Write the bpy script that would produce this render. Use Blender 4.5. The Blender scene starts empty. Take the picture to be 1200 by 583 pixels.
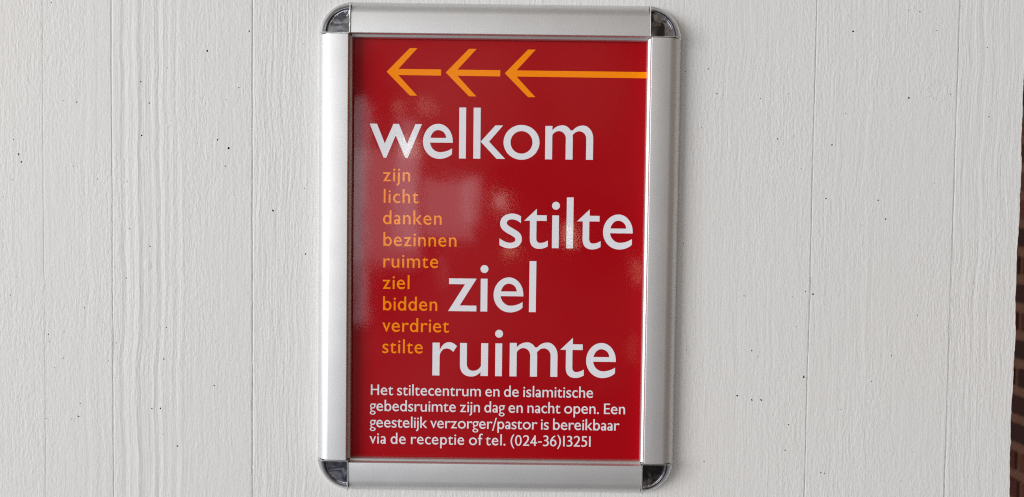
import bpy, bmesh, math, random
from mathutils import Vector, Matrix
from mathutils.geometry import delaunay_2d_cdt
random.seed(7)
scene = bpy.context.scene
col = scene.collection

# ------------------------------------------------------------------ camera
F = 880.0                                  # focal length in pixels of a 1200 px wide picture
PITCH, ROLL = 0.033, 0.0128
CAM = Vector((0, -0.5, 0))
fwd = Vector((0, math.cos(PITCH), -math.sin(PITCH)))
r0 = Vector((1, 0, 0)); u0 = r0.cross(fwd)
right = r0*math.cos(ROLL) + u0*math.sin(ROLL)
up = u0*math.cos(ROLL) - r0*math.sin(ROLL)
cd = bpy.data.cameras.new('camera'); cam = bpy.data.objects.new('camera', cd); col.objects.link(cam)
cd.sensor_width = 36; cd.lens = 36*F/1200; cd.clip_start = .01; cd.clip_end = 200
M = Matrix((right, up, -fwd)).transposed().to_4x4(); M.translation = CAM
cam.matrix_world = M
scene.camera = cam
cd.dof.use_dof = True; cd.dof.focus_distance = .492; cd.dof.aperture_fstop = 10

def P(px, py, h=0.0):
    """where the sight line of a photo pixel meets the plane h metres in front of the wall -> (x, z)"""
    d = fwd + right*((px-600)/F) + up*((291.5-py)/F)
    t = (-h - CAM.y)/d.y
    p = CAM + d*t
    return p.x, p.z

# ------------------------------------------------------------------ material helpers
class NT:
    def __init__(s, name):
        s.m = bpy.data.materials.new(name); s.m.use_nodes = True
        s.t = s.m.node_tree; s.b = s.t.nodes['Principled BSDF']
    def n(s, typ, **kw):
        nd = s.t.nodes.new(typ)
        for k, v in kw.items():
            if k.startswith('i_'):
                key = k[2:]
                nd.inputs[int(key) if key.isdigit() else key.replace('_', ' ')].default_value = v
            else: setattr(nd, k, v)
        return nd
    def l(s, a, b): s.t.links.new(a, b)
    def math(s, op, a, b=None, c=None, clamp=False):
        nd = s.t.nodes.new('ShaderNodeMath'); nd.operation = op; nd.use_clamp = clamp
        for i, v in enumerate((a, b, c)):
            if v is None: continue
            if isinstance(v, (int, float)): nd.inputs[i].default_value = v
            else: s.l(v, nd.inputs[i])
        return nd.outputs[0]
    def noise(s, vec, scale, detail=2, rough=.5, dist=0):
        nd = s.n('ShaderNodeTexNoise'); s.l(vec, nd.inputs['Vector'])
        nd.inputs['Scale'].default_value = scale; nd.inputs['Detail'].default_value = detail
        nd.inputs['Roughness'].default_value = rough; nd.inputs['Distortion'].default_value = dist
        return nd.outputs['Fac']
    def xyz(s):
        tc = s.n('ShaderNodeTexCoord'); sp = s.n('ShaderNodeSeparateXYZ'); s.l(tc.outputs['Object'], sp.inputs[0])
        return tc.outputs['Object'], sp.outputs
    def comb(s, x, y, z):
        nd = s.n('ShaderNodeCombineXYZ')
        for i, v in enumerate((x, y, z)):
            if isinstance(v, (int, float)): nd.inputs[i].default_value = v
            else: s.l(v, nd.inputs[i])
        return nd.outputs[0]
    def ramp(s, fac, stops, interp='LINEAR'):
        nd = s.n('ShaderNodeValToRGB'); cr = nd.color_ramp; cr.interpolation = interp
        while len(cr.elements) > 1: cr.elements.remove(cr.elements[-1])
        for i, (p, c) in enumerate(stops):
            e = cr.elements[0] if i == 0 else cr.elements.new(p)
            e.position = p
            e.color = (c, c, c, 1) if isinstance(c, (int, float)) else (*c, 1)
        s.l(fac, nd.inputs[0])
        return nd.outputs[0]
    def bump(s, h, dist, strength=1, normal=None):
        nd = s.n('ShaderNodeBump'); nd.inputs['Distance'].default_value = dist; nd.inputs['Strength'].default_value = strength
        s.l(h, nd.inputs['Height'])
        if normal is not None: s.l(normal, nd.inputs['Normal'])
        return nd.outputs['Normal']

def glossy_print(name, base):
    """printed poster behind a fine-grained protective sheet: same sheen over ink and ground"""
    m = NT(name); v, sp = m.xyz()
    m.b.inputs['Base Color'].default_value = (*base, 1)
    m.b.inputs['Roughness'].default_value = .055
    m.b.inputs['Specular IOR Level'].default_value = .22
    grain = m.noise(v, 1500, 1)
    sheet = m.noise(v, 22, 2)
    nrm = m.bump(grain, .0000045, 1)
    nrm = m.bump(sheet, .0002, .7, nrm)
    m.l(nrm, m.b.inputs['Normal'])
    return m.m

def aluminium(axis):
    m = NT('satin anodised aluminium'); v, sp = m.xyz()
    s = (1, 1, 1)
    if axis == 'x': vec = m.comb(m.math('MULTIPLY', sp[0], .02), sp[1], sp[2])
    else: vec = m.comb(sp[0], sp[1], m.math('MULTIPLY', sp[2], .02))
    br = m.noise(vec, 1300, 2)
    blot = m.noise(v, 60, 3)
    colr = m.ramp(blot, [(.3, (.71, .71, .715)), (.7, (.75, .75, .75))])
    m.l(colr, m.b.inputs['Base Color'])
    m.b.inputs['Metallic'].default_value = .82
    rg = m.math('MULTIPLY_ADD', br, .06, .43); m.l(rg, m.b.inputs['Roughness'])
    dots = m.math('GREATER_THAN', m.noise(v, 420, 1), .80)
    nrm = m.bump(br, .00001, .6)
    nrm = m.bump(dots, -.0001, .5, nrm)
    m.l(nrm, m.b.inputs['Normal'])
    return m.m

def chrome(name, tint, rough):
    m = NT(name); v, sp = m.xyz()
    m.b.inputs['Base Color'].default_value = (*tint, 1); m.b.inputs['Metallic'].default_value = 1
    sm = m.noise(v, 170, 3, .6, .6); m.l(m.math('MULTIPLY_ADD', sm, .10, rough), m.b.inputs['Roughness'])
    wav = m.noise(v, 95, 1.5, .5, .4)
    nrm = m.bump(wav, .0008, 1)
    nrm = m.bump(m.noise(v, 500, 2), .00002, 1, nrm)
    m.l(nrm, m.b.inputs['Normal'])
    return m.m

def flat(name, c, rough=.6):
    m = NT(name); m.b.inputs['Base Color'].default_value = (*c, 1); m.b.inputs['Roughness'].default_value = rough
    v, sp = m.xyz(); m.l(m.bump(m.noise(v, 300, 3), .0003, .6), m.b.inputs['Normal'])
    return m.m

# board joints of the shuttering, measured on the wall
SEAMS = [P(x, 291)[0] for x in (51.3, 132, 296, 950.3, 1116)]
WX0, WX1 = P(-60, 291)[0], P(1230, 291)[0]

def painted_concrete():
    m = NT('white painted board marked concrete'); v, sp = m.xyz()
    X, Z = sp[0], sp[2]
    zv = m.comb(0, 0, Z)
    # slow sideways wander of the grain along the board
    w1 = m.math('SUBTRACT', m.noise(m.comb(m.math('MULTIPLY', X, .5), 0, Z), 14, 2), .5)
    w2 = m.math('SUBTRACT', m.noise(m.comb(m.math('MULTIPLY', X, 2), 0, Z), 45, 2), .5)
    w3 = m.math('SUBTRACT', m.noise(m.comb(m.math('MULTIPLY', X, 2), 0, m.math('MULTIPLY', Z, 1)), 170, 1), .5)
    Xw = m.math('ADD', X, m.math('MULTIPLY_ADD', w1, .009, m.math('MULTIPLY_ADD', w2, .0014, m.math('MULTIPLY', w3, .0005))))
    def pos(px): return (P(px, 291)[0]-WX0)/(WX1-WX0)
    facw = m.math('DIVIDE', m.math('SUBTRACT', Xw, WX0), WX1-WX0)
    fac = m.math('DIVIDE', m.math('SUBTRACT', X, WX0), WX1-WX0)
    # pronounced ridges of the spring wood (bright = raised)
    def ridges(lines, seedshift=0):
        st = [(0, .5)]
        for px, wd, hgt in lines:
            a = pos(px-wd); b = pos(px); c = pos(px+wd)
            st += [(a, .5), (b, .5+hgt), (c, .5)]
        st.append((1, .5))
        return m.ramp(facw, st, 'B_SPLINE')
    ra = ridges([(146, 2.6, -.45), (154, 2.4, -.4), (161, 2.2, .3), (169, 3, -.45), (178, 2.6, -.35), (187, 2.4, -.4), (196, 2, -.25), (207, 2, -.2)])
    rb = ridges([(100, 2.6, -.2), (108, 2, .2), (118, 2.4, -.22), (845, 2.4, -.22), (870, 2.2, -.16), (905, 2.6, .18), (990, 2.4, -.2), (1006, 2.2, -.22), (1018, 2.2, .18)])
    rc = ridges([(1128, 2.4, -.35), (1136, 2.2, -.35), (1144, 2.4, -.4), (1152, 2, -.3), (1160, 2.2, -.25), (1176, 2.6, -.2), (212, 1.6, .3), (868, 1.5, -.2)])
    # fine grain, stretched along the boards
    g1 = m.noise(m.comb(Xw, 0, m.math('MULTIPLY', Z, .035)), 520, 3, .6)
    g2 = m.noise(m.comb(Xw, 3.1, m.math('MULTIPLY', Z, .07)), 260, 2, .5)
    fine = m.ramp(fac, [(0, .35), (pos(50), .4), (pos(54), .30), (pos(130), .35), (pos(134), .6), (pos(205), .55), (pos(230), .42),
                        (pos(293), .3), (pos(298), 1), (pos(345), .9), (pos(372), .5), (pos(800), .45), (pos(905), .4), (pos(948), .3),
                        (pos(952), .5), (pos(1020), .45), (pos(1060), .25), (pos(1112), .3), (pos(1118), .8), (pos(1165), .75), (1, .55)])
    # stiff paint over it: small elongated dimples and orange peel
    o1 = m.noise(m.comb(m.math('MULTIPLY', X, 1.0), 5.3, m.math('MULTIPLY', Z, .40)), 600, 2.5, .55, .2)
    o2 = m.noise(v, 900, 2, .5)
    o3 = m.noise(m.comb(X, 1.7, m.math('MULTIPLY', Z, .5)), 130, 2, .5)
    patch = m.ramp(m.noise(m.comb(m.math('MULTIPLY', X, 1.6), 0, m.math('MULTIPLY', Z, .8)), 11, 2), [(.35, .35), (.62, 1)])
    blobs = m.ramp(m.noise(v, 85, 1), [(.73, 0), (.79, 1)])
    h = m.math('MULTIPLY', m.math('MULTIPLY', m.math('SUBTRACT', g1, .5), fine), 1.25)
    h = m.math('MULTIPLY_ADD', m.math('MULTIPLY', m.math('SUBTRACT', g2, .5), fine), .9, h)
    h = m.math('MULTIPLY_ADD', m.math('MULTIPLY', m.math('SUBTRACT', o1, .5), patch), 1.0, h)
    h = m.math('MULTIPLY_ADD', o2, .16, h)
    h = m.math('MULTIPLY_ADD', o3, .55, h)
    h = m.math('MULTIPLY_ADD', blobs, .35, h)
    rr = m.noise(zv, 9, 2)
    amp = m.math('MULTIPLY_ADD', rr, .9, .45)
    for r_, k in ((ra, 3.0), (rb, 1.6), (rc, 1.7)):
        h = m.math('MULTIPLY_ADD', m.math('MULTIPLY', m.math('SUBTRACT', r_, .5), amp), k, h)
    for sx_, k_, wd_ in ((SEAMS[0], .2, .0009), (SEAMS[1], .5, .0009), (SEAMS[2], .7, .0010), (SEAMS[3], .5, .0008), (SEAMS[4], .6, .0008)):
        gr = m.math('SUBTRACT', 1, m.math('DIVIDE', m.math('ABSOLUTE', m.math('SUBTRACT', m.math('MULTIPLY_ADD', w3, .0006, X), sx_)), wd_), clamp=True)
        h = m.math('MULTIPLY_ADD', gr, -k_, h)
        h = m.math('MULTIPLY_ADD', m.math('GREATER_THAN', X, sx_), .18*(1 if k_ > .55 else -1), h)
    # crater ring left by a knot
    kx, kz = P(1099, 106)
    ang = m.math('ADD', m.math('POWER', m.math('SUBTRACT', X, kx), 2), m.math('POWER', m.math('SUBTRACT', Z, kz), 2))
    dist = m.math('ADD', m.math('SQRT', ang), m.math('MULTIPLY', m.math('SUBTRACT', m.noise(v, 330, 3, .7), .5), .011))
    ring = m.math('SUBTRACT', 1, m.math('DIVIDE', m.math('ABSOLUTE', m.math('SUBTRACT', dist, .0062)), .0014), clamp=True)
    h = m.math('MULTIPLY_ADD', ring, m.math('MULTIPLY', m.ramp(m.noise(v, 700, 2), [(.46, 0), (.64, 1)]), .55), h)
    nrm = m.bump(h, .00037, 1)
    m.l(nrm, m.b.inputs['Normal'])
    dirt = m.noise(m.comb(X, 0, m.math('MULTIPLY', Z, .5)), 9, 3)
    warm = m.noise(m.comb(m.math('ADD', X, 4), 0, Z), 3, 1)
    c1 = m.ramp(dirt, [(.3, (.745, .74, .725)), (.7, (.775, .775, .765))])
    c2 = m.ramp(warm, [(.35, (.775, .755, .738)), (.65, (.765, .77, .775))])
    mx = m.n('ShaderNodeMix', data_type='RGBA'); mx.inputs[0].default_value = .5
    m.l(c1, mx.inputs[6]); m.l(c2, mx.inputs[7]); m.l(mx.outputs[2], m.b.inputs['Base Color'])
    m.b.inputs['Roughness'].default_value = .55
    m.b.inputs['Specular IOR Level'].default_value = .35
    return m.m

# ------------------------------------------------------------------ mesh helpers
def obj(name, verts, faces, mats, parent=None, smooth=False, midx=None):
    me = bpy.data.meshes.new(name); me.from_pydata([tuple(v) for v in verts], [], faces)
    for mm in (mats if isinstance(mats, list) else [mats]): me.materials.append(mm)
    if midx:
        for p, i in zip(me.polygons, midx): p.material_index = i
    o = bpy.data.objects.new(name, me); col.objects.link(o)
    bm = bmesh.new(); bm.from_mesh(me); bmesh.ops.recalc_face_normals(bm, faces=bm.faces); bm.to_mesh(me); bm.free()
    if smooth:
        me.polygons.foreach_set('use_smooth', [True]*len(me.polygons))
        me.set_sharp_from_angle(angle=math.radians(smooth))
    if parent: o.parent = parent
    me.update()
    return o

def tag(o, label=None, cat=None, group=None, kind=None):
    if label: o['label'] = label
    if cat: o['category'] = cat
    if group: o['group'] = group
    if kind: o['kind'] = kind
    return o

# ------------------------------------------------------------------ lettering: outlines of a humanist sans, x-height = 1
def path(cmds, n=9):
    pts = []; cur = None
    for c in cmds:
        if len(c) == 2: cur = c; pts.append(c)
        elif isinstance(c[0], str):
            k = c[3] if len(c) > 3 else .5523
            x0, y0 = cur; x1, y1 = c[1], c[2]
            if c[0] == 'h': a = (x0+k*(x1-x0), y0); b = (x1, y1-k*(y1-y0))
            else: a = (x0, y0+k*(y1-y0)); b = (x1-k*(x1-x0), y1)
            for i in range(1, n+1):
                t = i/n; s = 1-t
                pts.append((s**3*x0+3*s*s*t*a[0]+3*s*t*t*b[0]+t**3*x1, s**3*y0+3*s*s*t*a[1]+3*s*t*t*b[1]+t**3*y1))
            cur = (x1, y1)
        else:
            x0, y0 = cur; ax, ay, bx, by, x1, y1 = c
            for i in range(1, n+1):
                t = i/n; s = 1-t
                pts.append((s**3*x0+3*s*s*t*ax+3*s*t*t*bx+t**3*x1, s**3*y0+3*s*s*t*ay+3*s*t*t*by+t**3*y1))
            cur = (x1, y1)
    return pts
def rect(x0, y0, x1, y1): return [(x0, y0), (x1, y0), (x1, y1), (x0, y1)]
def disc(cx, cy, r, n=28): return [(cx+r*math.cos(2*math.pi*i/n), cy+r*math.sin(2*math.pi*i/n)) for i in range(n)]
def ring(cx, cy, rx, ry, ix, iy, n=44, icx=None):
    icx = cx if icx is None else icx
    out = []
    for i in range(n):
        a, b = 2*math.pi*i/n, 2*math.pi*(i+1)/n
        out.append([(cx+rx*math.cos(a), cy+ry*math.sin(a)), (cx+rx*math.cos(b), cy+ry*math.sin(b)),
                    (icx+ix*math.cos(b), cy+iy*math.sin(b)), (icx+ix*math.cos(a), cy+iy*math.sin(a))])
    return out
def shift(ps, dx, dy=0): return [[(x+dx, y+dy) for x, y in p] for p in ps]

ARCH = path([(.12, .60), (.205, .715), (.26, .80, .33, .837, .40, .837), ('h', .605, .62), (.605, .3), (.81, .3), (.81, .62),
             ('v', .515, 1.007), (.38, 1.007, .28, .95, .21, .86), (.12, .86)])
S = rect(0, 0, .207, .985)
G = {
 'w': ([[(0, 1), (.417, 0), (.493, 0), (.769, .66), (1.055, 0), (1.124, 0), (1.538, 1), (1.348, 1), (1.103, .41), (.862, 1), (.70, 1), (.448, .42), (.217, 1)]], 1.538),
 'v': ([[(0, .985), (.42, -.01), (.49, -.01), (.86, .985), (.68, .985), (.46, .38), (.215, .985)]], .86),
 'e': ([path([(.875, .46), (.875, .50), ('v', .45, 1.015), ('h', 0, .49), ('v', .475, -.018), (.62, -.018, .76, .03, .855, .125), (.855, .295),
              (.76, .225, .62, .18, .50, .18), ('h', .205, .50), ('v', .44, .83), ('h', .68, .60), (.68, .46)]), rect(.15, .46, .80, .60)], .875),
 'c': ([path([(.73, .90), (.63, .97, .55, 1.01, .45, 1.01), ('h', 0, .49), ('v', .47, -.02), (.58, -.02, .68, .02, .76, .08), (.76, .27),
              (.68, .20, .60, .16, .50, .16), ('h', .21, .49), ('v', .48, .83), (.57, .83, .65, .79, .73, .72)])], .76),
 'l': ([rect(0, 0, .20, 1.5)], .20),
 'k': ([rect(0, 0, .208, 1.5), [(.215, .503), (.645, .985), (.87, .985), (.462, .505), (.938, 0), (.686, 0)]], .93),
 'o': (ring(.53, .493, .53, .513, .323, .332), 1.06),
 'm': ([S, ARCH, rect(.603, 0, .81, .5), [(x+.60, y) for x, y in ARCH], rect(1.205, 0, 1.41, .5)], 1.41),
 'n': ([S, ARCH, rect(.603, 0, .81, .5)], .81),
 'h': ([rect(0, 0, .207, 1.5), ARCH, rect(.603, 0, .81, .5)], .81),
 's': ([path([(.628, .93), (.55, .975, .47, 1.007, .37, 1.007), (.16, 1.007, .014, .88, .014, .715), (.014, .56, .13, .48, .25, .415),
              (.37, .35, .47, .31, .47, .24), (.47, .18, .40, .145, .31, .145), (.20, .145, .10, .20, 0, .275), (0, .075), (.10, .01, .2, -.02, .30, -.02),
              (.52, -.02, .66, .09, .66, .26), (.66, .43, .53, .49, .41, .56), (.30, .625, .21, .66, .21, .73), (.21, .80, .28, .835, .37, .835),
              (.46, .835, .55, .79, .628, .725)])], .66),
 't': ([path([(.369, 1.155), (.369, .966), (.662, .966), (.662, .80), (.362, .80), (.362, .30), (.362, .2, .40, .15, .48, .15), (.56, .15, .63, .18, .703, .225),
              (.703, .05), (.62, 0, .54, -.025, .45, -.025), (.27, -.025, .169, .08, .169, .28), (.169, .80), (0, .80)])], .703),
 'i': ([rect(0, 0, .20, .966), disc(.105, 1.25, .117)], .20),
 'j': ([path([(0, .966), (.20, .966), (.20, -.1), (.20, -.3, .08, -.42, -.10, -.46), (-.16, -.33), (-.05, -.28, 0, -.2, 0, -.08)]), disc(.105, 1.25, .117)], .20),
 'z': ([[(.02, .965), (.83, .965), (.34, .17), (.83, .17), (.83, 0), (0, 0), (.49, .795), (.02, .795)]], .83),
 'r': ([rect(0, 0, .21, .966), path([(.12, .5), (.207, .545), (.22, .70, .30, .80, .42, .80), (.49, .80, .55, .76, .61, .70), (.72, .87),
              (.66, .93, .58, .985, .49, .985), (.36, .985, .27, .89, .214, .75), (.12, .70)])], .72),
 'u': ([path([(0, .966), (.203, .966), (.203, .36), (.203, .23, .28, .15, .39, .15), (.50, .15, .58, .21, .62, .30), (.62, .966), (.828, .966),
              (.828, 0), (.61, 0), (.61, .12), (.54, .03, .45, -.02, .33, -.02), (.13, -.02, 0, .1, 0, .33)])], .828),
 'd': (ring(.43, .493, .43, .513, .24, .335, icx=.45) + [rect(.70, 0, .90, 1.5)], .90),
 'b': (ring(.47, .493, .43, .513, .24, .335, icx=.45) + [rect(0, 0, .20, 1.5)], .90),
 'p': (ring(.47, .493, .43, .513, .24, .335, icx=.45) + [rect(0, -.5, .20, .97)], .90),
 'a': ([path([(.49, 0), (.69, 0), (.69, .62), ('v', .37, 1.01), (.27, 1.01, .16, .98, .08, .93), (.08, .74), (.16, .81, .25, .85, .33, .85), ('h', .49, .66)]),
        ] + ring(.28, .265, .28, .285, .105, .135, icx=.31) + [rect(.28, .42, .55, .55)], .69),
 'g': (ring(.37, .66, .36, .35, .19, .20) + ring(.37, -.24, .39, .27, .215, .14)
        + [path([(.10, .36), (.05, .25), (.05, .12, .12, .04, .25, .0), (.40, .02), (.27, .08, .22, .14, .22, .20), (.22, .26, .26, .30, .32, .33)]),
           [(.45, .80), (.82, .84), (.82, .98), (.45, .98)]], .82),
 'f': ([path([(.14, 0), (.34, 0), (.34, 1.08), (.34, 1.28, .40, 1.36, .50, 1.36), (.56, 1.36, .60, 1.34, .64, 1.31), (.64, 1.49), (.58, 1.52, .52, 1.53, .46, 1.53),
              (.26, 1.53, .14, 1.4, .14, 1.12)]), rect(0, .80, .56, .966)], .60),
 'H': ([rect(0, 0, .21, 1.4), rect(.88, 0, 1.09, 1.4), rect(.1, .64, 1, .82)], 1.09),
 'E': ([rect(0, 0, .21, 1.4), rect(.1, 0, .80, .17), rect(.1, .63, .75, .80), rect(.1, 1.23, .79, 1.4)], .80),
 '.': ([disc(.12, .11, .13)], .24),
 '/': ([[(-.02, -.25), (.15, -.25), (.62, 1.5), (.45, 1.5)]], .60),
 '-': ([rect(0, .46, .50, .62)], .50),
 '(': ([path([(.40, 1.55), (.12, 1.25, 0, .95, 0, .60), (0, .25, .12, -.05, .40, -.40), (.50, -.33), (.28, 0, .19, .28, .19, .60), (.19, .92, .28, 1.18, .50, 1.48)])], .50),
 ')': ([path([(.10, 1.55), (.38, 1.25, .50, .95, .50, .60), (.50, .25, .38, -.05, .10, -.40), (0, -.33), (.22, 0, .31, .28, .31, .60), (.31, .92, .22, 1.18, 0, 1.48)])], .50),
 '0': (ring(.44, .70, .44, .72, .24, .55), .88),
 '1': ([rect(.0, 0, .20, 1.4)], .20),
 '2': ([path([(0, 0), (.86, 0), (.86, .17), (.36, .17), (.60, .45, .82, .72, .82, 1.0), (.82, 1.26, .66, 1.42, .43, 1.42), (.28, 1.42, .15, 1.36, .05, 1.25), (.05, 1.02),
              (.15, 1.16, .27, 1.25, .40, 1.25), (.53, 1.25, .61, 1.15, .61, 1.0), (.61, .75, .35, .45, 0, .06)])], .86),
 '3': ([path([(.08, 1.36), (.2, 1.40, .28, 1.42, .38, 1.42), (.62, 1.42, .74, 1.27, .74, 1.08), (.74, .93, .67, .82, .56, .76), (.72, .70, .80, .57, .80, .41),
              (.80, .14, .60, -.02, .32, -.02), (.22, -.02, .12, 0, .02, .03), (.02, .22), (.12, .17, .21, .15, .31, .15), (.48, .15, .59, .26, .59, .41),
              (.59, .58, .47, .67, .27, .67), (.20, .67), (.20, .83), (.25, .83), (.43, .83, .53, .92, .53, 1.05), (.53, 1.18, .46, 1.25, .34, 1.25), (.26, 1.25, .17, 1.22, .08, 1.17)])], .80),
 '4': ([rect(.53, 0, .73, 1.4), rect(.0, .33, .90, .50), [(0, .42), (.20, .42), (.70, 1.17), (.70, 1.4), (.60, 1.4)]], .90),
 '5': ([path([(.12, 1.4), (.74, 1.4), (.74, 1.22), (.30, 1.22), (.30, .90), (.60, .92, .80, .73, .80, .46), (.80, .16, .60, -.02, .32, -.02), (.20, -.02, .10, 0, .02, .04),
              (.02, .24), (.12, .18, .21, .15, .30, .15), (.48, .15, .59, .27, .59, .44), (.59, .63, .44, .74, .12, .72)])], .80),
 '6': (ring(.43, .44, .43, .46, .225, .29) + [path([(.0, .45), (.0, .85, .25, 1.25, .62, 1.44), (.70, 1.31), (.40, 1.12, .21, .85, .21, .45)])], .86),
 ' ': ([], .42),
}
BEAR = {  # side bearings left, right (curved and slanted sides sit closer)
 'w': (.02, .02), 'v': (.02, .02), 'e': (.07, .09), 'c': (.07, .03), 'l': (.13, .11), 'k': (.12, .0), 'o': (.07, .07), 'm': (.12, .11), 'n': (.12, .11), 'h': (.12, .11),
 's': (.07, .07), 't': (.0, .03), 'i': (.12, .11), 'j': (.12, .11), 'z': (.05, .06), 'r': (.12, -.02), 'u': (.11, .12), 'd': (.07, .12), 'b': (.12, .07), 'p': (.12, .07),
 'a': (.07, .11), 'g': (.06, -.02), 'f': (.02, -.08), 'H': (.15, .15), 'E': (.15, .05), '.': (.10, .12), '/': (.0, .0), '-': (.06, .06), '(': (.08, .0), ')': (.0, .10),
 '0': (.06, .06), '1': (.16, .16), '2': (.05, .06), '3': (.05, .06), '4': (.03, .04), '5': (.05, .06), '6': (.06, .06), ' ': (0, 0)}

def union(polys):
    V, Fc = [], []
    for p in polys:
        b = len(V); V += [Vector(q) for q in p]
        area = sum(p[i][0]*p[(i+1) % len(p)][1]-p[(i+1) % len(p)][0]*p[i][1] for i in range(len(p)))
        idx = list(range(b, b+len(p)))
        Fc.append(idx if area > 0 else idx[::-1])
    v, e, f, _, _, of_ = delaunay_2d_cdt(V, [], Fc, 0, 1e-6)
    return [tuple(q) for q in v], [tuple(q) for q, o_ in zip(f, of_) if len(o_)]
GC = {}
def glyph(ch):
    if ch not in GC: GC[ch] = union(G[ch][0]) if G[ch][0] else ([], [])
    return GC[ch]

HP = .0040            # poster print plane, metres in front of the wall
def lettering(text, x0, y0, x1, y1, xh, mat, parent, label, offs=None, h=HP+.00006):
    """text from photo point (x0,y0) to (x1,y1) on its baseline, xh = x-height in photo px"""
    a = Vector(P(x0, y0, h)); b = Vector(P(x1, y1, h))
    s = (Vector(P(x0, y0-xh, h))-a).length
    L = (b-a).length/s; d = (b-a).normalized(); n = Vector((-d.y, d.x))
    if offs is None:
        xs = []; x = -BEAR[text[0]][0]
        for ch in text:
            x += BEAR[ch][0]; xs.append(x); x += G[ch][1]+BEAR[ch][1]
        end = x - BEAR[text[-1]][1]
        extra = (L-end)/(len(text)-1)
        xs = [q+extra*i for i, q in enumerate(xs)]; kx = 1
    else:
        xs = []; x = 0
        for o_ in [0]+list(offs): x += o_; xs.append(x)
        kx = L/(xs[-1]+G[text[-1]][1])
    V, Fc = [], []
    for ch, x in zip(text, xs):
        v, f = glyph(ch); bs = len(V)
        for q in v:
            p = a + d*((x+q[0])*kx*s) + n*(q[1]*s)
            V.append((p.x, -h, p.y))
        Fc += [tuple(i+bs for i in ff) for ff in f]
    o = obj('lettering', V, Fc, mat, parent)
    for p in o.data.polygons:
        pass
    o['label'] = label
    return o

# ------------------------------------------------------------------ materials
m_wall = painted_concrete()
m_pit = flat('bare concrete with painted shade in the pinholes', (.06, .055, .05), .9)  # bare concrete, coloured near black to add the shade of deep holes
m_red = glossy_print('deep red print', (.385, .003, .0075))
m_white = glossy_print('white print', (.80, .80, .85))
m_orange = glossy_print('orange print', (1.0, .27, .001))
m_alx = aluminium('x'); m_alz = aluminium('z')
m_chrome = chrome('polished chrome with dark reflection tint', (.21, .21, .225), 0)  # cap chrome, base colour darkened to imitate the dim room it mirrors
m_rim = chrome('bright chrome rim', (.74, .74, .75), .22)
m_dark = flat('black plastic backing', (.02, .02, .02), .5)

# ------------------------------------------------------------------ the wall: real pinholes and a ragged arris
holes_px = [(60,3,.9),(165,96,1.0),(175,121,1.2),(243,60,1.5),(292,37,1.1),(166,159,1.3),(90,120,1.1),(74,118,.7),(22,181,1.5),(25,190,1.3),(16,164,.9),
 (196,80,.8),(184,93,.6),(280,103,.9),(255,164,1.2),(268,174,1.6),(264,195,.9),(320,247,1.5),(114,210,.8),(86,195,.6),(149,213,.7),(152,268,.8),(176,289,1.1),
 (356,52,.7),(357,221,.7),(265,117,.6),(14,211,.7),(4,231,.6),(231,168,.7),(148,326,.9),(99,361,.9),(57,392,.9),(75,389,.7),(58,401,.7),(120,378,.6),(136,402,.7),
 (192,421,1.0),(251,452,1.0),(74,420,.8),(92,488,1.3),(94,473,.8),(84,491,.7),(54,491,.8),(178,479,1.0),(188,479,1.2),(208,523,1.2),(191,509,.7),(253,400,.7),
 (358,298,1.2),(195,384,.8),(127,423,.6),(64,431,.6),(19,325,.6),(12,346,.8),(24,469,.6),(303,5,.5),
 (1000,37,1.5),(1078,14,1.0),(1065,12,.8),(1098,36,.8),(994,19,.6),(1157,56,.8),(1065,115,1.4),(830,81,.9),(803,84,.7),(840,110,1.0),(891,116,.8),(924,110,.6),(991,133,.8),
 (911,163,1.1),(975,170,1.2),(968,233,1.1),(1029,235,1.1),(1038,257,1.2),(1159,137,1.0),(822,150,.7),(1010,264,.6),(939,198,.6),(1095,215,.6),(1114,111,.7),
 (953,345,1.5),(872,347,.9),(944,342,.9),(929,348,.6),(881,411,1.1),(888,418,.7),(942,442,1.6),(864,464,1.4),(881,469,1.2),(892,469,1.4),(924,498,1.0),(920,528,1.1),
 (825,541,1.0),(962,554,1.1),(966,555,.8),(985,480,.7),(1021,447,.9),(1045,417,.9),(1075,370,.8),(1056,564,.7),(1069,530,.6),(968,313,.6),(933,383,.7),(1141,332,.7),
 (804,410,.7),(801,286,.8)]
wt = Vector((0, 0))
ZT = .75
def edge_line():
    a = Vector(P(1203.5, 0)); b = Vector(P(1182, 583)); c = Vector(P(1190.2, 230)); d_ = (b-a)
    pts = []; z = -ZT; rnd = random.Random(3)
    while z < ZT:
        t = (z-a.y)/d_.y
        pts.append(Vector((a.x+d_.x*t + rnd.gauss(0, .00013) + .0004*math.sin(z*61) + .0002*math.sin(z*173+1), z)))
        z += rnd.uniform(.0012, .0042)
    return pts
EL = edge_line()
V2 = [Vector((-1.3, -ZT))] + EL + [Vector((EL[-1].x, ZT)), Vector((-1.3, ZT))]
# board joints: a narrow real groove cut in the front, so leave a slot between two outlines
nb = len(V2); faces2 = [list(range(nb))]; cuts = []
rnd = random.Random(11)
for (px, py, r) in holes_px:
    x, z = P(px, py); r = r*.00044; n = 9; base = len(V2); ax = rnd.uniform(.75, 1.35); rot = rnd.uniform(0, 3.1)
    pl = []
    for i in range(n):
        a = 2*math.pi*i/n; q = Vector((math.cos(a)*r*ax, math.sin(a)*r/ax)) * rnd.uniform(.8, 1.2)
        q.rotate(Matrix.Rotation(rot, 2)); V2.append(Vector((x, z))+q); pl.append(base+i)
    faces2.append(pl); cuts.append(('pit', None))
def wander(x0, seed):
    rn = random.Random(seed); z = -ZT; out = []; w = 0
    while z <= ZT-.01:
        z += rn.uniform(.003, .007); w = w*.9 + rn.gauss(0, .00012)
        out.append((x0+w, z))
    return out
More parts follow.
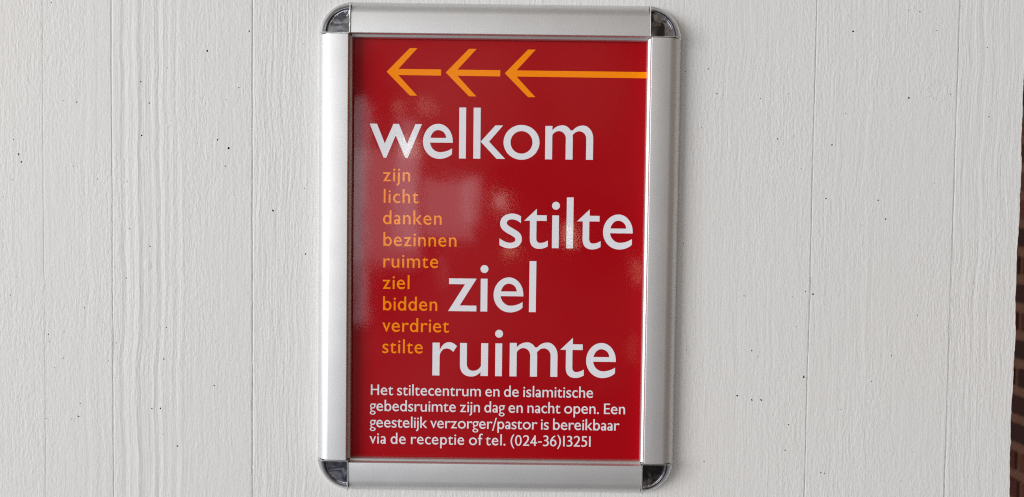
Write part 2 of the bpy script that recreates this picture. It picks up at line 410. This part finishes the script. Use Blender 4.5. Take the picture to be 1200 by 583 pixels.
# how wide and deep each joint is; photo x at the picture's top / bottom follows from the camera
for x0, wd, dp, sd in ((SEAMS[0], .00018, .00016, 1), (SEAMS[1], .00028, .00035, 2), (SEAMS[2], .00034, .0005, 3), (SEAMS[3], .00036, .0008, 4), (SEAMS[4], .00030, .0006, 5)):
    pts = wander(x0, sd); rn = random.Random(sd+50)
    L = [(x-wd/2*rn.uniform(.5, 1.5), z) for x, z in pts]; R = [(x+wd/2*rn.uniform(.5, 1.5), z) for x, z in pts]
    base = len(V2); V2 += [Vector(p) for p in L+R[::-1]]
    faces2.append(list(range(base, len(V2)))[::-1]); cuts.append(('joint', dp))
v, e, f, _, _, of = delaunay_2d_cdt(V2, [], faces2, 1, 1e-7)
WV = [(q.x, 0, q.y) for q in v]; WF = []; MI = []
inner = {}
for tri, orig in zip(f, of):
    ks = [k for k in orig if k > 0]
    if not ks: WF.append(tuple(tri)); MI.append(0)
    else: inner.setdefault(min(ks), []).append(tuple(tri))
for k, tris in inner.items():
    kind, dp = cuts[k-1]
    dp = .0022 if kind == 'pit' else dp
    mp = {}; cnt = {}
    for t in tris:
        for i in t:
            if i not in mp: mp[i] = len(WV); WV.append((WV[i][0], dp, WV[i][2]))
        for i in range(3):
            a, b = t[i], t[(i+1) % 3]; cnt[frozenset((a, b))] = cnt.get(frozenset((a, b)), []) + [(a, b)]
        WF.append(tuple(mp[i] for i in t)); MI.append(1 if kind == 'pit' else 0)
    for s_, l_ in cnt.items():
        if len(l_) == 1:
            a, b = l_[0]; WF.append((a, b, mp[b], mp[a])); MI.append(1 if kind == 'pit' else 0)
# thickness: sides and back of the slab
ring_i = []
for q in V2[:nb]:
    best = min(range(len(v)), key=lambda i: (v[i]-q).length_squared) if False else None
lookup = {}
for i, q in enumerate(v): lookup[(round(q.x, 6), round(q.y, 6))] = i
ring_i = [lookup.get((round(q.x, 6), round(q.y, 6))) for q in V2[:nb]]
ring_i = [i for i in ring_i if i is not None]
bk = {}
for i in ring_i: bk[i] = len(WV); WV.append((WV[i][0], .16, WV[i][2]))
for i in range(len(ring_i)):
    a, b = ring_i[i], ring_i[(i+1) % len(ring_i)]
    WF.append((a, b, bk[b], bk[a])); MI.append(0)
WF.append(tuple(bk[i] for i in ring_i)); MI.append(0)
me = bpy.data.meshes.new('concrete_wall'); me.from_pydata(WV, [], WF); me.materials.append(m_wall); me.materials.append(m_pit)
for p, i in zip(me.polygons, MI): p.material_index = i
wall = bpy.data.objects.new('concrete_wall', me); col.objects.link(wall)
bm = bmesh.new(); bm.from_mesh(me)
for fc in bm.faces:            # front faces look at the camera
    pass
bmesh.ops.recalc_face_normals(bm, faces=bm.faces); bm.to_mesh(me); bm.free()
tag(wall, 'white painted board marked concrete wall with vertical wood grain and pinholes behind the red sign', 'wall')

# ------------------------------------------------------------------ brown brick wall beyond the ragged edge
def brick_mat():
    m = NT('brown glazed brick'); v, sp = m.xyz()
    at = m.n('ShaderNodeAttribute', attribute_name='tone')
    c = m.ramp(at.outputs['Fac'], [(0, (.028, .006, .003)), (.5, (.06, .013, .006)), (1, (.11, .032, .013))])
    m.l(c, m.b.inputs['Base Color']); m.b.inputs['Roughness'].default_value = .8; m.b.inputs['Specular IOR Level'].default_value = .2
    m.l(m.bump(m.noise(v, 90, 3), .003, .7), m.b.inputs['Normal'])
    return m.m
def mortar_mat():
    m = NT('brown mortar'); v, sp = m.xyz()
    c = m.ramp(m.noise(v, 40, 3), [(.3, (.12, .042, .020)), (.7, (.15, .056, .028))]); m.l(c, m.b.inputs['Base Color'])
    m.b.inputs['Roughness'].default_value = .9
    return m.m
BV, BF, BM, tones = [], [], [], []
def box(x0, x1, y0, y1, z0, z1, mi, tone):
    b = len(BV)
    BV.extend([(x, y, z) for x in (x0, x1) for y in (y0, y1) for z in (z0, z1)])
    for q in ((0, 1, 3, 2), (4, 6, 7, 5), (0, 4, 5, 1), (2, 3, 7, 6), (0, 2, 6, 4), (1, 5, 7, 3)):
        BF.append(tuple(b+i for i in q)); BM.append(mi); tones.append(tone)
BX = 1.34
box(BX+.006, BX+.2, .3, 4.2, -1.3, 1.3, 1, 0)
rnd = random.Random(5); z = -1.3; k = 0
while z < 1.25:
    y = .3 - rnd.uniform(0, .2)
    while y < 4.1:
        w = rnd.choice((.10, .13, .20, .21))
        box(BX, BX+.05, max(y, .302), min(y+w, 4.198), z, z+.046, 0, rnd.choice((0, .1, .3, .5, .8)))
        y += w+.018
    z += .074; k += 1
bw = obj('brick_wall', BV, BF, [brick_mat(), mortar_mat()], midx=BM)
at = bw.data.attributes.new('tone', 'FLOAT', 'FACE'); at.data.foreach_set('value', tones)
tag(bw, 'dark brown brick wall in the distance past the right edge of the white wall', 'brick wall')

# ------------------------------------------------------------------ the sign
XL = P(373.6, 320, .0015)[0]; XR = P(792.6, 320, .0015)[0]
ZTOP = P(600, 5.8, .0015)[1]; ZBOT = P(600, 575.2, .0015)[1]
print('frame size', XR-XL, ZTOP-ZBOT)
cx, cz = (XL+XR)/2, (ZTOP+ZBOT)/2
sign = bpy.data.objects.new('poster_sign', None); col.objects.link(sign)
sign.location = (0, 0, 0); sign.empty_display_size = .05
tag(sign, 'red poster with orange arrows in a silver frame with chrome corners on white wall', 'sign')
# cross-section of the snap profile: u from the outer edge inwards, h out from the wall (mm)
PROF = [(0.25, 0), (0, .3), (0, 2.0), (.12, 2.8), (.5, 4.0), (1.1, 5.4), (1.9, 6.9), (2.9, 8.3), (4.0, 9.5), (5.3, 10.5), (6.7, 11.25), (8.0, 11.7), (9.2, 11.85),
        (20.5, 12.1), (20.85, 12.05), (21.1, 11.8), (21.25, 11.2), (21.35, 8.9), (21.45, 8.6), (22.4, 8.0), (22.7, 7.6), (22.8, 7.1), (22.82, 4.25)]
PROFX = PROF
CAPW = .0225
def rail(side):
    kk = {'t': 1.045, 'b': 1.0, 'l': 1.0, 'r': 1.0}[side]
    pf = [(u*.001*kk, h*.001) for u, h in (PROF if side in 'lr' else PROFX)]; n = len(pf)
    g = .00018
    V, Fc = [], []
    if side in 'lr': t0, t1 = ZBOT+CAPW+g, ZTOP-CAPW-g
    else: t0, t1 = XL+CAPW+g, XR-CAPW-g
    for u, h in pf + [(.022, .0005)]:
        lo, hi = t0, t1
        if side in 'tb' and u > .0220:  # cope the inner lip of the cross rails against the uprights
            lo, hi = XL+.0227, XR-.0227
        for t in (lo, hi):
            if side == 'l': V.append((XL+u, -h, t))
            elif side == 'r': V.append((XR-u, -h, t))
            elif side == 't': V.append((t, -h, ZTOP-u))
            else: V.append((t, -h, ZBOT+u))
    N = n+1
    for i in range(N):
        j = (i+1) % N; Fc.append((2*i, 2*i+1, 2*j+1, 2*j))
    Fc.append(tuple(2*i for i in range(N))); Fc.append(tuple(2*i+1 for i in range(N)))
    o = obj('frame_rail', V, Fc, m_alz if side in 'lr' else m_alx, sign, smooth=26)
    return o
for s_, lb in (('t', 'horizontal silver rail above the red poster'), ('b', 'horizontal silver rail below the red poster'),
               ('l', 'upright silver rail left of the red poster'), ('r', 'upright silver rail right of the red poster')):
    rail(s_)['label'] = lb

def corner(sx, sz):
    """chrome quarter-round cap; sx, sz = which way its round side looks"""
    ox = (XL+CAPW) if sx < 0 else (XR-CAPW)
    oz = (ZTOP-CAPW) if sz > 0 else (ZBOT+CAPW)
    R = CAPW*1000
    prof = [(0, 11.9), (8, 12.0), (14.6, 12.0), (15.4, 12.1), (15.8, 12.35), (16.2, 12.45), (16.7, 12.3), (17.5, 11.5), (18.6, 10.1), (19.4, 8.6), (19.9, 7.0), (20.1, 5.9), (20.3, 5.4), (20.7, 5.0), (21.6, 4.5), (22.2, 3.7), (R, 2.6), (R, 0)]
    nA = 28; V = []; Fc = []; rings = []
    for k_, (r, h) in enumerate(prof):
        row = []
        for i in range(nA+1):
            a = math.pi/2*i/nA
            if k_ == 0 and i > 0: row.append(row[0]); continue
            V.append((ox+sx*r*.001*math.cos(a), -h*.001, oz+sz*r*.001*math.sin(a))); row.append(len(V)-1)
        rings.append(row)
    for k_ in range(len(prof)-1):
        for i in range(nA):
            a, b, c, d = rings[k_][i], rings[k_][i+1], rings[k_+1][i+1], rings[k_+1][i]
            Fc.append((b, c, d) if a == b else (a, b, c, d))
    V.append((ox, 0, oz)); bi = len(V)-1
    Fc.append(tuple([r[0] for r in rings]+[bi])); Fc.append(tuple([r[-1] for r in rings]+[bi]))
    Fc.append(tuple(rings[-1]+[bi]))
    o = obj('corner_cap', V, Fc, [m_chrome, m_rim], sign, smooth=38, midx=[1 if k_ >= 11 else 0 for k_ in range(len(prof)-1) for i in range(nA)]+[0, 0, 0])
    # small bright raised ridge along each straight side
    def ridge(ax):
        w, h0, h1 = .00075, .0112, .01265
        if ax == 0: x0, x1, z0, z1 = 0, w, .0003, .0200
        else: x0, x1, z0, z1 = w+.00004, .0200, 0, w
        Vv = [];
        for (yy, ins) in ((h0, 0), (h1-.0003, 0), (h1, .00022)):
            for (xx, zz) in ((x0+ins, z0+ins), (x1-ins, z0+ins), (x1-ins, z1-ins), (x0+ins, z1-ins)):
                Vv.append((ox+sx*xx, -yy, oz+sz*zz))
        Ff = [(0, 1, 2, 3), (8, 9, 10, 11)]
        for q in (0, 4):
            for i in range(4): Ff.append((q+i, q+(i+1) % 4, q+4+(i+1) % 4, q+4+i))
        return obj('edge_ridge', Vv, Ff, m_rim, o, smooth=20)
    ridge(0); ridge(1)
    return o
for sx in (-1, 1):
    for sz in (1, -1): corner(sx, sz)

# poster sheet (slightly inside the profile) and the backing board it is clamped on
def slab(name, x0, x1, z0, z1, y0, y1, mat, parent):
    V = [(x, y, z) for x in (x0, x1) for y in (y0, y1) for z in (z0, z1)]
    return obj(name, V, [(0, 1, 3, 2), (4, 6, 7, 5), (0, 4, 5, 1), (2, 3, 7, 6), (0, 2, 6, 4), (1, 5, 7, 3)], mat, parent)
slab('backing_board', XL+.0085, XR-.0085, ZBOT+.0085, ZTOP-.0085, -.0012, -.0034, m_dark, sign)
# the sheet: a fine grid with the faint waviness of paper
xs0, xs1, zs0, zs1 = XL+.0215, XR-.0215, ZBOT+.0215, ZTOP-.0215
poster = slab('poster', xs0, xs1, zs0, zs1, -.0036, -HP, m_red, sign)
poster['label'] = 'glossy red poster with white and orange lettering'

def arrow(dx, dy, end):
    e_, l_ = (516.9, 0) if end is None else (end-dx, 0)
    sl = .0128
    pts = [(453.1, 84.3), (480.3, 56.6), (489.3, 56.7), (466.8, 81.0), (e_, 81.0+(e_-466.8)*sl), (e_, 88.3+(e_-466.8)*sl), (466.8, 88.2), (488.9, 112.4), (480.3, 112.3)]
    h = HP+.00006
    V2_, F2_ = union([[P(x+dx, y+dy, h) for x, y in pts]])
    return obj('arrow', [(x, -h, z) for x, z in V2_], F2_, m_orange, poster)
arrow(0, 0, None)['label'] = 'leftmost orange arrow'
arrow(69.3, .9, None)['label'] = 'middle orange arrow'
a3 = arrow(138.5, 1.8, 760.5); a3['label'] = 'orange arrow with long shaft reaching the frame'

lettering('welkom', 433.0, 184.9, 694.8, 187.6, 39.8, m_white, poster, 'large white word welkom', [1.572, 1.062, .42, .886, 1.227])
lettering('stilte', 585.2, 290.4, 741.1, 292.2, 39.8, m_white, poster, 'large white word stilte', [.724, .824, .424, .309, .769])
lettering('ziel', 525.1, 364.8, 627.8, 366.1, 39.8, m_white, poster, 'large white word ziel', [.95, .38, 1.045])
lettering('ruimte', 506.6, 440.2, 721.3, 442.8, 39.8, m_white, poster, 'large white word ruimte', [.81, 1.04, .424, 1.486, .766])
for t, x0, x1, y in (('zijn', 448.9, 480.7, 212.6), ('licht', 449.6, 490.5, 237.9), ('danken', 448.9, 517.5, 262.9), ('bezinnen', 449.3, 534.9, 288.4), ('ruimte', 449.3, 513.4, 313.6),
                     ('ziel', 448.5, 479.8, 338.7), ('bidden', 448.9, 512.3, 363.8), ('verdriet', 448.0, 526.1, 388.9), ('stilte', 448.0, 495.3, 413.9)):
    lettering(t, x0, y, x1, y+(x1-x0)*.0128, 10.9, m_orange, poster, 'small orange word '+t)
for t, x0, y0, x1, y1 in (('Het stiltecentrum en de islamitische', 434.6, 463.0, 694.9, 466.6), ('gebedsruimte zijn dag en nacht open. Een', 433.5, 481.7, 732.4, 485.8),
                          ('geestelijk verzorger/pastor is bereikbaar', 433.5, 500.9, 725.9, 505.0), ('via de receptie of tel. (024-36)13251', 433.0, 520.0, 692.0, 523.8)):
    lettering(t, x0, y0, x1, y1, 8.75, m_white, poster, 'line of small white text beginning '+t.split()[0]+' '+t.split()[1])

# ------------------------------------------------------------------ light of the room
w = bpy.data.worlds.new('World'); scene.world = w; w.use_nodes = True
t = w.node_tree; N = t.nodes; Lk = t.links
bg = N['Background']; bg.inputs['Strength'].default_value = 1.0
tc = N.new('ShaderNodeTexCoord'); sp = N.new('ShaderNodeSeparateXYZ'); Lk.new(tc.outputs['Generated'], sp.inputs[0])
mr = N.new('ShaderNodeMapRange'); mr.inputs[1].default_value = -1; mr.inputs[2].default_value = 1; Lk.new(sp.outputs[0], mr.inputs[0])
cr = N.new('ShaderNodeValToRGB'); Lk.new(mr.outputs[0], cr.inputs[0]); cr.color_ramp.interpolation = 'EASE'
stops = [(0, (.55, .57, .60)), (.30, (.48, .495, .52)), (.42, (.42, .425, .43)), (.53, (.215, .19, .17)), (.62, (.11, .082, .064)), (.8, (.10, .073, .052)), (1, (.15, .11, .082))]
while len(cr.color_ramp.elements) > 1: cr.color_ramp.elements.remove(cr.color_ramp.elements[-1])
for i, (p_, c_) in enumerate(stops):
    e_ = cr.color_ramp.elements[0] if i == 0 else cr.color_ramp.elements.new(p_)
    e_.position = p_; e_.color = (*c_, 1)
nz = N.new('ShaderNodeTexNoise'); nz.inputs['Scale'].default_value = 5; nz.inputs['Detail'].default_value = 3; Lk.new(tc.outputs['Generated'], nz.inputs['Vector'])
cr2 = N.new('ShaderNodeValToRGB'); Lk.new(nz.outputs['Fac'], cr2.inputs[0])
cr2.color_ramp.elements[0].position = .40; cr2.color_ramp.elements[0].color = (.35, .35, .37, 1)
cr2.color_ramp.elements[1].position = .60; cr2.color_ramp.elements[1].color = (1.5, 1.5, 1.45, 1)
mx = N.new('ShaderNodeMix'); mx.data_type = 'RGBA'; mx.blend_type = 'MULTIPLY'; mx.inputs[0].default_value = 1
Lk.new(cr.outputs[0], mx.inputs[6]); Lk.new(cr2.outputs[0], mx.inputs[7])
mrz = N.new('ShaderNodeMapRange'); mrz.inputs[1].default_value = -1; mrz.inputs[2].default_value = 1; Lk.new(sp.outputs[2], mrz.inputs[0])
crz = N.new('ShaderNodeValToRGB'); Lk.new(mrz.outputs[0], crz.inputs[0]); crz.color_ramp.interpolation = 'EASE'
while len(crz.color_ramp.elements) > 1: crz.color_ramp.elements.remove(crz.color_ramp.elements[-1])
for i, (p_, c_) in enumerate([(0, (.62, .62, .63)), (.33, (.66, .68, .74)), (.47, (.85, .87, .92)), (.56, (1.35, 1.32, 1.28)), (.68, (1.75, 1.7, 1.65)), (.80, (.65, .63, .6)), (1, (.7, .68, .65))]):
    e_ = crz.color_ramp.elements[0] if i == 0 else crz.color_ramp.elements.new(p_)
    e_.position = p_; e_.color = (*c_, 1)
mz = N.new('ShaderNodeMix'); mz.data_type = 'RGBA'; mz.blend_type = 'MULTIPLY'; mz.inputs[0].default_value = 1
Lk.new(mx.outputs[2], mz.inputs[6]); Lk.new(crz.outputs[0], mz.inputs[7]); Lk.new(mz.outputs[2], bg.inputs['Color'])

def lamp(name, loc, sx, sy, radiance, color, shape='RECTANGLE', aim=(0, 0, 0)):
    ld = bpy.data.lights.new(name, 'AREA'); ld.shape = shape; ld.size = sx; ld.size_y = sy
    area = sx*sy*(math.pi/4 if shape in ('DISK', 'ELLIPSE') else 1)
    ld.energy = radiance*area*math.pi; ld.color = color
    o = bpy.data.objects.new(name, ld); col.objects.link(o); o.location = loc
    o.rotation_euler = (Vector(aim)-Vector(loc)).to_track_quat('-Z', 'Y').to_euler()
    return o
lamp('window_light', (-9.5, -7.2, 1.0), 6.0, 4.8, 8.2, (1, .995, .985))
def behind(px, py, dist):
    """a point of the room that the poster mirrors at that photo pixel"""
    x, z = P(px, py, HP); d = Vector((x, -HP, z))-CAM; d.normalize(); d.y = -d.y
    return Vector((x, -HP, z))+d*dist
for nm, px, py, D, a, b, rad, c in (
    ('window_far', 440, 243, 6, .75, 1.0, .95, (.85, .92, 1)), ('window_far', 477, 215, 6, .16, 1.1, 1.4, (.85, .92, 1)),
    ('window_far', 525, 246, 6, .42, .50, 1.2, (.9, .92, 1)), ('window_far', 421, 250, 6, .12, 1.9, 1.6, (.9, .93, 1)), ('window_far', 552, 233, 6, .15, .4, 1.1, (.9, .95, 1)),
    ('lamp_far', 480, 172, 6, .16, .22, 4.0, (1, .85, .66)), ('lamp_far', 468, 125, 6, .10, .10, 2.6, (1, .8, .6)), ('lamp_far', 500, 125, 6, .10, .10, 2.6, (1, .8, .6)),
    ('lamp_far', 586, 237, 6, .15, .17, 3.6, (1, .9, .8)), ('lamp_far', 667, 276, 6, .12, .20, 5.5, (1, .82, .6)), ('lamp_far', 600, 296, 6, .12, .08, 4.5, (1, .75, .45)),
    ('lamp_far', 748, 318, 6, .08, .30, 2.2, (1, .75, .55)), ('lamp_far', 742, 408, 6, .06, .30, .9, (1, .7, .5)), ('lamp_far', 517, 318, 6, .10, .4, .55, (1, .85, .9))):
    p_ = behind(px, py, D); k_ = .75 if nm == 'lamp_far' else 1; lamp(nm, p_, a*k_, b*k_, rad*(1.8 if nm == 'lamp_far' else 2.0), c)

# ------------------------------------------------------------------ output
scene.view_settings.view_transform = 'Standard'; scene.view_settings.look = 'None'
scene.view_settings.gamma = 1; scene.view_settings.exposure = .44
try:
    scene.cycles.use_denoising = False; scene.cycles.filter_width = 1.15
except Exception: pass
